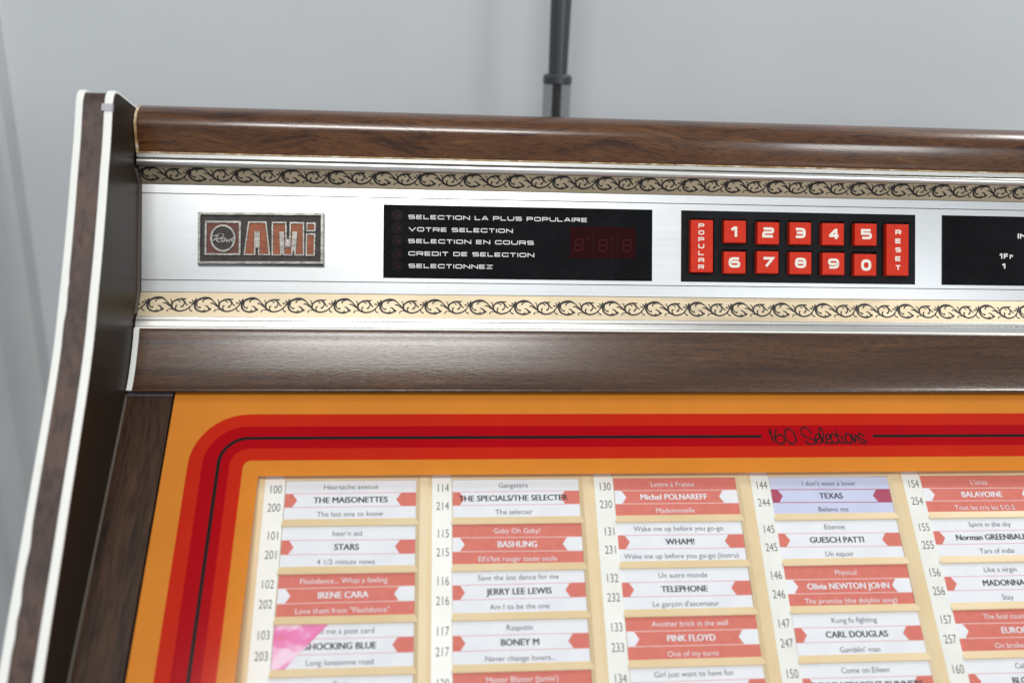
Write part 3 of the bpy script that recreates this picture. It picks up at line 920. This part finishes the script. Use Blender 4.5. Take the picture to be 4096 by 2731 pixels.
mb.face([L(x0, v0, -3.8), L(x1, v0, -3.8), L(x1, v1, -3.8), L(x0, v1, -3.8)], 'black')
for q, r in (((x0 + .1, v0 + .1), (x1 - .1, v0 + .1)), ((x1 - .1, v0 + .1), (x1 - .1, v1 - .1)), ((x1 - .1, v1 - .1), (x0 + .1, v1 - .1)), ((x0 + .1, v1 - .1), (x0 + .1, v0 + .1))):
    mb.face([L(*q, .15), L(*r, .15), L(*r, -1.2), L(*q, -1.2)], 'keyplate')
kp = mb.build('keypad', juke)
rb = random.Random(11)
for k, (a, b, c, d) in BTN.items():
    mb = MB()
    bv = .45
    lo = [(a - .15, b - .15), (c + .75, b - .15), (c + .75, d + .15), (a - .15, d + .15)]
    md = [(a, b), (c, b), (c, d), (a, d)]
    hi = [(a + bv, b + bv), (c - bv, b + bv), (c - bv, d - bv), (a + bv, d - bv)]
    ob = OB + rb.uniform(-.25, .25)
    P0 = [L(x, v, -3.0) for x, v in lo]; P1 = [L(x, v, ob - bv) for x, v in md]; P15 = [L((p[0] + q[0]) / 2 , (p[1] + q[1]) / 2, ob - bv * .25) for p, q in zip(md, hi)]
    P15 = [L(p[0] + (q[0] - p[0]) * .3, p[1] + (q[1] - p[1]) * .3, ob - bv * .3) for p, q in zip(md, hi)]
    P2 = [L(x, v, ob) for x, v in hi]
    mb.strip(P0, P1, 'button', False, True); mb.strip(P1, P15, 'button', False, True); mb.strip(P15, P2, 'button', False, True)
    mb.face(P2, 'button')
    h = ob + .05
    if k in DIG:
        x0_, y0_, x1_, y1_ = DIG[k]
        wide_text(mb, L, k, x0_, x1_, y0_, y1_, h, 'digit', 0.25)
    elif k == 'POPULAR':
        for q, ch in enumerate('POPULaR'):
            y = 18.6 + q * (47.9 - 2.7 - 18.6) / 6
            wide_text(mb, L, ch, 252.4, 256.3, y, y + 2.75, h, 'digit', 0.25)
    else:
        for q, ch in enumerate('RESET'):
            y = 20.4 + q * (46.8 - 3.1 - 20.4) / 4
            wide_text(mb, L, ch, 385.2, 389.2, y, y + 3.15, h, 'digit', 0.26)
    mb.build('button', kp)

# price window ----------------------------------------------------------
mb = MB()
x0, v0, x1, v1 = PRICE
mb.face([L(x0 + 1.2, v0, -1.2), L(x1, v0, -1.2), L(x1, v1, -1.2), L(x0 + 1.2, v1, -1.2)], 'acrylic')
mb.face([L(x0, v0, -.3), L(x0 + 1.2, v0, -1.2), L(x0 + 1.2, v1, -1.2), L(x0, v1, -.3)], 'acrylic_edge')
wide_text(mb, L, 'IN', 474.0, 481.2, 20.9, 24.2, -1.15, 'print_white', .28)
for ch, xa_, xb_ in (('1', 460.9, 463.2), ('F', 464.2, 467.5), ('r', 468.4, 470.7)):
    wide_text(mb, L, ch, xa_, xb_, 34.4, 37.8, -1.15, 'print_white', .24)
wide_text(mb, L, '1', 462.8, 465.3, 41.1, 44.5, -1.15, 'print_white', .28)
mb.build('price_window', juke)

# lower trim -------------------------------------------------------------
mb = MB()
tp = [(81.4, 4.0), (81.4, 7.1), (81.7, 7.5), (83.6, 8.2), (83.75, 7.9)]
extrude_profile(mb, tp, XL + .8, XR - 1, 'trim')
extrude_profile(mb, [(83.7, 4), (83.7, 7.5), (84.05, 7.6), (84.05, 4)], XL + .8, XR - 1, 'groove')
extrude_profile(mb, [(84.0, 4), (84.0, 8.2), (84.2, 8.45), (87.3, 9.5), (87.5, 9.2), (87.5, 4)], XL + .8, XR - 1, 'trim')
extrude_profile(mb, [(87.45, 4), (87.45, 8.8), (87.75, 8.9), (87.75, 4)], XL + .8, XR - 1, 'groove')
extrude_profile(mb, [(87.7, 4), (87.7, 9.4), (88.9, 9.9), (89.0, 4)], XL + .8, XR - 1, 'vinyl')
mb.build('lower_trim', juke)

# lower rail: concave, with a rounded lip -------------------------------
railp = smooth_profile([(88.9, 5), (88.9, 9.9), (97, 12.0), (105, 14.4), (114, 17.5), (121, 20.6), (124.0, 22.2), (125.3, 23.1), (126.4, 22.9), (126.9, 21.8), (126.8, 18), (126.0, 12)], 5)
mb = MB(); extrude_profile(mb, railp, XL + 3.6, XR - 1, 'rail', True)
lr = mb.build('lower_rail', juke)
mb = MB(); extrude_profile(mb, [(v, o + .12) for v, o in railp if v <= 126], XL + .5, XL + 3.65, 'vinyl', True)
mb.build('edge_banding', lr)

# stiles ------------------------------------------------------------------
for a, b in ((XL + .3, -71.6), (709.6, XR - .3)):
    mb = MB()
    s0, s1 = -3.5, 290
    f_ = [G(a, s0 + 3.6, .9), G(b - .3, s0 + 3.6, .9), G(b - .3, s1, .9), G(a, s1, .9)]
    mb.face(f_, 'stile')
    mb.face([G(b - .3, s0 + 3.6, .9), G(b, s0 + 3.6, .5), G(b, s1, .5), G(b - .3, s1, .9)], 'stile')
    mb.face([G(b, s0, .5), G(b, s0, -8), G(b, s1, -8), G(b, s1, .5)], 'black')
    mb.face([G(a, s0, .2), G(b, s0, .2), G(b, s0 + 3.6, .5), G(a, s0 + 3.6, .9)], 'acrylic_edge')
    mb.build('frame_stile', juke)

# printed glass ---------------------------------------------------------
CXM = 319.0     # panel centre line: the border is symmetrical about it
GX0, GX1 = -70.6, 708.6
GS1 = 262.0
def rr_path(x0, s0, r, n=10):
    """rounded rectangle path from the bottom left corner round to the bottom right, symmetrical about CXM"""
    xr = 2 * CXM - x0
    s1 = GS1 - (s0 - 0.0)
    out = []
    for cx_, cy_, a0 in ((x0 + r, s1 - r, 90), (x0 + r, s0 + r, 180), (xr - r, s0 + r, 270), (xr - r, s1 - r, 0)):
        for k in range(n + 1):
            t = math.radians(a0 + 90 * k / n)
            out.append((cx_ + r * math.cos(t), cy_ + r * math.sin(t)))
    return out
loops = [(-70.5, -6.0, .3), (-57.0, 11.7, 31.5), (-49.0, 19.7, 23.5), (-40.9, 26.15, 16.5), (-38.9, 28.05, 14.6), (-33.6, 33.55, 10.5), (-26.0, 41.1, 4.6), (-16.8, 50.6, .25)]
cols = ['p_orange', 'p_red', 'p_crimson', 'p_black', 'p_crimson', 'p_red', 'p_orange']
GAP = (283.6, 354.6)
mb = MB()
paths = [rr_path(*q) for q in loops]
for k, cname in enumerate(cols):
    A = [G(x, s) for x, s in paths[k]]; B = [G(x, s) for x, s in paths[k + 1]]
    if cname != 'p_black':
        mb.strip(A, B, cname, False, True)
    else:   # the black line is broken for the script at the top
        n = len(A); half = 2 * 11
        for q in range(n):
            j = (q + 1) % n
            if q == half - 1:
                mb.face([A[q], G(GAP[0], loops[k][1]), G(GAP[0], loops[k + 1][1]), B[q]], 'p_black')
                mb.face([G(GAP[0], loops[k][1]), G(GAP[1], loops[k][1]), G(GAP[1], loops[k + 1][1]), G(GAP[0], loops[k + 1][1])], 'p_crimson')
                mb.face([G(GAP[1], loops[k][1]), A[j], B[j], G(GAP[1], loops[k + 1][1])], 'p_black')
            else:
                mb.face([A[q], A[j], B[j], B[q]], 'p_black')
# the pen-written words
def scr(px, py, h): return G(283.6 + (3000 + px * .2126 - 3047.7) * .15988, 19.8 + (1640 + py * .2126 - 1699.1 + 0.0) * .1679, h)
PEN = [[(376, 434), (392, 400), (400, 346), (415, 480), (436, 606)],
 [(536, 340), (492, 410), (472, 500), (486, 580), (540, 620), (600, 611), (642, 560), (630, 490), (580, 456), (520, 466), (482, 512)],
 [(724, 342), (682, 390), (666, 470), (686, 560), (740, 616), (800, 616), (846, 570), (851, 490), (826, 400), (780, 352), (726, 338)],
 [(1160, 446), (1150, 390), (1110, 332), (1050, 311), (1002, 342), (987, 410), (1012, 470), (1080, 511), (1160, 536), (1210, 575), (1194, 616), (1130, 632), (1060, 614), (1012, 560)],
 [(1242, 548), (1298, 522), (1312, 466), (1270, 442), (1232, 482), (1226, 550), (1252, 604), (1300, 610), (1345, 560), (1385, 450), (1386, 370), (1352, 326), (1326, 370), (1326, 470), (1352, 570), (1392, 614), (1432, 602)],
 [(1436, 548), (1490, 522), (1506, 470), (1470, 442), (1432, 482), (1422, 550), (1452, 604), (1500, 614), (1540, 588)],
 [(1606, 512), (1602, 452), (1562, 436), (1527, 480), (1522, 550), (1547, 609), (1600, 610), (1645, 578)],
 [(1638, 376), (1646, 470), (1660, 570), (1690, 614), (1728, 598)], [(1604, 470), (1692, 466)],
 [(1720, 476), (1736, 570), (1762, 614), (1795, 596)], [(1716, 418), (1721, 430)],
 [(1834, 442), (1792, 482), (1790, 560), (1830, 610), (1880, 604), (1905, 550), (1890, 480), (1850, 442), (1815, 446)],
 [(1914, 440), (1930, 530), (1953, 606), (1962, 540), (1986, 466), (2010, 482), (2020, 550), (2052, 606)],
 [(2136, 506), (2120, 456), (2076, 441), (2046, 470), (2056, 520), (2110, 551), (2160, 580), (2150, 612), (2100, 618), (2050, 600)]]
for k, st in enumerate(PEN):
    w = [25 + 8 * ((q * 7 + k) % 3 == 0) for q in range(len(st))]
    curve_stroke(mb, scr, st, w, 0.03 + .01 * (k % 3), 'p_black', 5)
mb.build('printed_glass', juke)
mb = MB()
p_ = [(x, s) for x, s in ((-16.8, 50.6), (2 * CXM + 16.8, 50.6), (2 * CXM + 16.8, GS1 - 50.6), (-16.8, GS1 - 50.6))]
mb.face([G(x, s, 0) for x, s in p_], 'pane')
mb.build('clear_pane', juke)
# dark well under the glass edge
mb = MB()
mb.face([G(GX0, -7, -.6), G(GX1, -7, -.6), G(GX1, -7, -30), G(GX0, -7, -30)], 'black')
mb.build('well_edge', juke)

# title rack ------------------------------------------------------------
RP = 26.329      # row pitch
CP = 94.5        # column pitch
NROW, NCOL = 7, 7
mb = MB()
ytop, ybot = -31.0, 5 + NROW * RP - RP + 30
mb.face([S(-26, ytop, .5), S(NCOL * CP + 12, ytop, .5), S(NCOL * CP + 12, ybot, .5), S(-26, ybot, .5)], 'cream')
for c in range(-1, NCOL):
    x = c * CP
    # upright between two columns
    pr = [(73.1, .5), (73.15, -.4), (75.4, -1.5), (79.8, -1.6), (81.2, -1.1), (82.4, -.7), (82.5, .5)]
    mb.strip([S(x + q, ytop, z) for q, z in pr], [S(x + q, ybot, z) for q, z in pr], 'cream')
    if c < 0: continue
    for r in range(-1, NROW):
        y = 26.45 + (r - 1) * RP
        # sloped ledge: flush with the card above, proud over the card below
        pr2 = [(y, .4), (y + .15, -.35), (y + 3.9, -1.45), (y + 4.45, -1.3), (y + 4.5, .4)]
        if r == -1: pr2 = [(ytop, -.6)] + pr2[2:]
        mb.strip([S(x - 1.2, q, z) for q, z in pr2], [S(x + 74.6, q, z) for q, z in pr2], 'cream')
        mb.poly([S(x + 74.6, q, z) for q, z in pr2], 'cream')
rack = mb.build('title_rack', juke)
NUMS = [[100, 101, 102, 103], [114, 115, 116, 117, 120], [130, 131, 132, 133, 134], [144, 145, 146, 147, 150], [154, 155, 156, 157, 160]]
for c in range(NCOL):
    mb = MB()
    x = c * CP
    a, b = x - 12.35, x - .85
    pr = [(a, .4), (a + .1, -.9), (b - .1, -.9), (b, .4)]
    mb.strip([S(q, ytop, z) for q, z in pr], [S(q, ybot, z) for q, z in pr], 'strip')
    if c < len(NUMS):
        for r, nmb in enumerate(NUMS[c]):
            for num, base in ((nmb, -14.55), (nmb + 100, -4.05)):
                font_text(mb, S, str(num), x - 2.6, base + r * RP, 4.55, .74, -.95, 'num_ink', align='r')
    mb.build('number_strip', rack)

# title cards: paper slips tucked into the rack, each a thing of its own ---
CARDS = [
 (0, 0, 'w', 'Heartache avenue', 'THE MAISONETTES', 'The last one to know', 'white title card beside the numbers 100 and 200'),
 (0, 1, 'w', "hear'n aid", 'STARS', '4 1/2 minute news', 'white title card beside the numbers 101 and 201'),
 (0, 2, 'r', 'Flashdance... What a feeling', 'IRENE CARA', 'Love them from "Flashdance"', 'coral red title card beside the numbers 102 and 202'),
 (0, 3, 'p', 'Send me a post card', 'SHOCKING BLUE', 'Long lonesome road', 'white title card with a pink picture across its left corner'),
 (0, 4, 'w', 'Boys', '', '', 'white title card cut by the picture edge, just below the pink-cornered card'),
 (1, 0, 'w', 'Gangsters', 'THE SPECIALS/THE SELECTER', 'The selecter', 'white title card beside the numbers 114 and 214'),
 (1, 1, 'r', 'Gaby Oh Gaby!', 'BASHUNG', "Ell's'fait rougir toute seule", 'coral red title card beside the numbers 115 and 215'),
 (1, 2, 'w', 'Save the last dance for me', 'JERRY LEE LEWIS', 'Am I to be the one', 'white title card beside the numbers 116 and 216'),
 (1, 3, 'w', 'Rasputin', 'BONEY M', 'Never change lovers...', 'white title card beside the numbers 117 and 217'),
 (1, 4, 'r', "Master Blaster (Jamin')", '', '', 'coral red title card just below the white card numbered 117 and 217'),
 (2, 0, 'r', 'Lettre \u00e0 France', 'Michel POLNAREFF', 'Mademoiselle', 'coral red title card beside the numbers 130 and 230'),
 (2, 1, 'w', 'Wake me up before you go-go', 'WHAM!', 'Wake me up before you go-go (instru)', 'white title card beside the numbers 131 and 231'),
 (2, 2, 'w', 'Un autre monde', 'TELEPHONE', "Le gar\u00e7on d'ascenseur", 'white title card beside the numbers 132 and 232'),
 (2, 3, 'r', 'Another brick in the wall', 'PINK FLOYD', 'One of my turns', 'coral red title card beside the numbers 133 and 233'),
 (2, 4, 'w', 'Girl just want to have fun', '', '', 'white title card beside the number 134'),
 (3, 0, 'l', "I don't want a lover", 'TEXAS', 'Believe me', 'lilac title card with plum arrows beside the numbers 144 and 244'),
 (3, 1, 'w', 'Etienne', 'GUESCH PATTI', 'Un espoir', 'white title card beside the numbers 145 and 245'),
 (3, 2, 'r', 'Physical', 'Olivia NEWTON JOHN', 'The promise (the dolphin song)', 'coral red title card beside the numbers 146 and 246'),
 (3, 3, 'w', 'Kung fu fighting', 'CARL DOUGLAS', "Gamblin' man", 'white title card beside the numbers 147 and 247'),
 (3, 4, 'w', 'Come on Eileen', 'DEXYS MIDNIGHT RUNNERS', '', 'white title card beside the number 150'),
 (4, 0, 'r', "L'aziza", 'BALAVOINE', 'Tous les cris les S.O.S.', 'coral red title card beside the numbers 154 and 254'),
 (4, 1, 'w', 'Spirit in the sky', 'Norman GREENBAUM', 'Tars of india', 'white title card beside the numbers 155 and 255'),
 (4, 2, 'w', 'Like a virgin', 'MADONNA', 'Stay', 'white title card beside the numbers 156 and 256'),
 (4, 3, 'r', 'The final countdown', 'EUROPE', 'On broken wings', 'coral red title card beside the numbers 157 and 257'),
 (4, 4, 'w', 'Call me', 'BLONDIE', '', 'white title card beside the number 160'),
]
xs_reg = 66.6 / ((lambda v: (max(q[0] for q in v) - min(q[0] for q in v)))(font_mesh('Wake me up before you go-go (instru)', False)[0]) * 2.75 / cap_height(False))
xs_bold = 32.4 / ((lambda v: (max(q[0] for q in v) - min(q[0] for q in v)))(font_mesh('GUESCH PATTI', True)[0]) * 3.3 / cap_height(True))
rc = random.Random(5)
for c, r, kind, t1, t2, t3, label in CARDS:
    X0, Y0 = c * CP - .6 + rc.uniform(-.2, .2), 4.2 + (r - 1) * RP + rc.uniform(-.15, .15)
    tilt = rc.uniform(-.006, .006)
    # local frame: x right, y up, z out of the board (metres); origin at the card's upper left corner
    ex = (S(1, 0) - S(0, 0)) * 1000; ey = (S(0, -1) - S(0, 0)) * 1000; ez = (S(0, 0, -1) - S(0, 0)) * 1000
    mw = Matrix(((ex.x, ey.x, ez.x, 0), (ex.y, ey.y, ez.y, 0), (ex.z, ey.z, ez.z, 0), (0, 0, 0, 1))) @ Matrix.Rotation(tilt, 4, 'Z')
    mw.translation = S(X0, Y0, 0.0)
    def K(x, y, h): return V((x, -y, h)) * .001
    mb = MB()
    W_, H_ = 73.7, 23.2
    base = {'w': 'paper', 'p': 'paper', 'r': 'card_red', 'l': 'paper_lilac'}[kind]
    arrow = {'w': 'card_red', 'p': 'card_red', 'r': 'paper', 'l': 'card_plum'}[kind]
    rule = {'w': 'rule_pink', 'p': 'rule_pink', 'r': 'rule_light', 'l': 'card_plum'}[kind]
    ink = 'card_ink' if kind != 'r' else 'paper'
    inkb = 'card_ink_bold' if kind != 'r' else 'paper'
    mb.prism([K(x, y, .22) for x, y in ((0, 0), (W_, 0), (W_, H_), (0, H_))], [K(x, y, 0) for x, y in ((0, 0), (W_, 0), (W_, H_), (0, H_))], base)
    ya, yb_ = 7.85, 15.5        # centre band
    for y in (ya - .1, yb_ + .1):
        mb.face([K(0, y - .22, .25), K(W_, y - .22, .25), K(W_, y + .22, .25), K(0, y + .22, .25)], rule)
    ym = (ya + yb_) / 2
    if kind != 'p':
        mb.poly([K(x, y, .28) for x, y in ((.05, ya), (4.1, ya), (6.8, ym), (4.1, yb_), (.05, yb_))], arrow)
    mb.poly([K(x, y, .28) for x, y in ((W_ - .05, ya), (W_ - 8.6, ya), (W_ - 11.3, ym), (W_ - 8.6, yb_), (W_ - .05, yb_))], arrow)
    sh = -1.0 + rc.uniform(-1, 1)
    cxm = W_ / 2 + sh - (0.8 if kind == 'p' else 0)
    for t, b_, cap, xs, bold, ik in ((t1, 5.4, 2.75, xs_reg, False, ink), (t2, 13.25, 3.3, xs_bold, True, inkb), (t3, 21.1, 2.75, xs_reg, False, ink)):
        if t: font_text(mb, K, t, cxm, b_, cap, xs, .33, ik, bold, maxw=W_ - 3)
    if kind == 'p':
        mb.poly([K(x, y, .42) for x, y in ((.0, .0), (28.7, .0), (6.2, H_), (.0, H_))], 'pink')
    o = mb.build('title_card', matrix=mw)
    tag(o, label, 'title card', 'title cards in the jukebox rack')
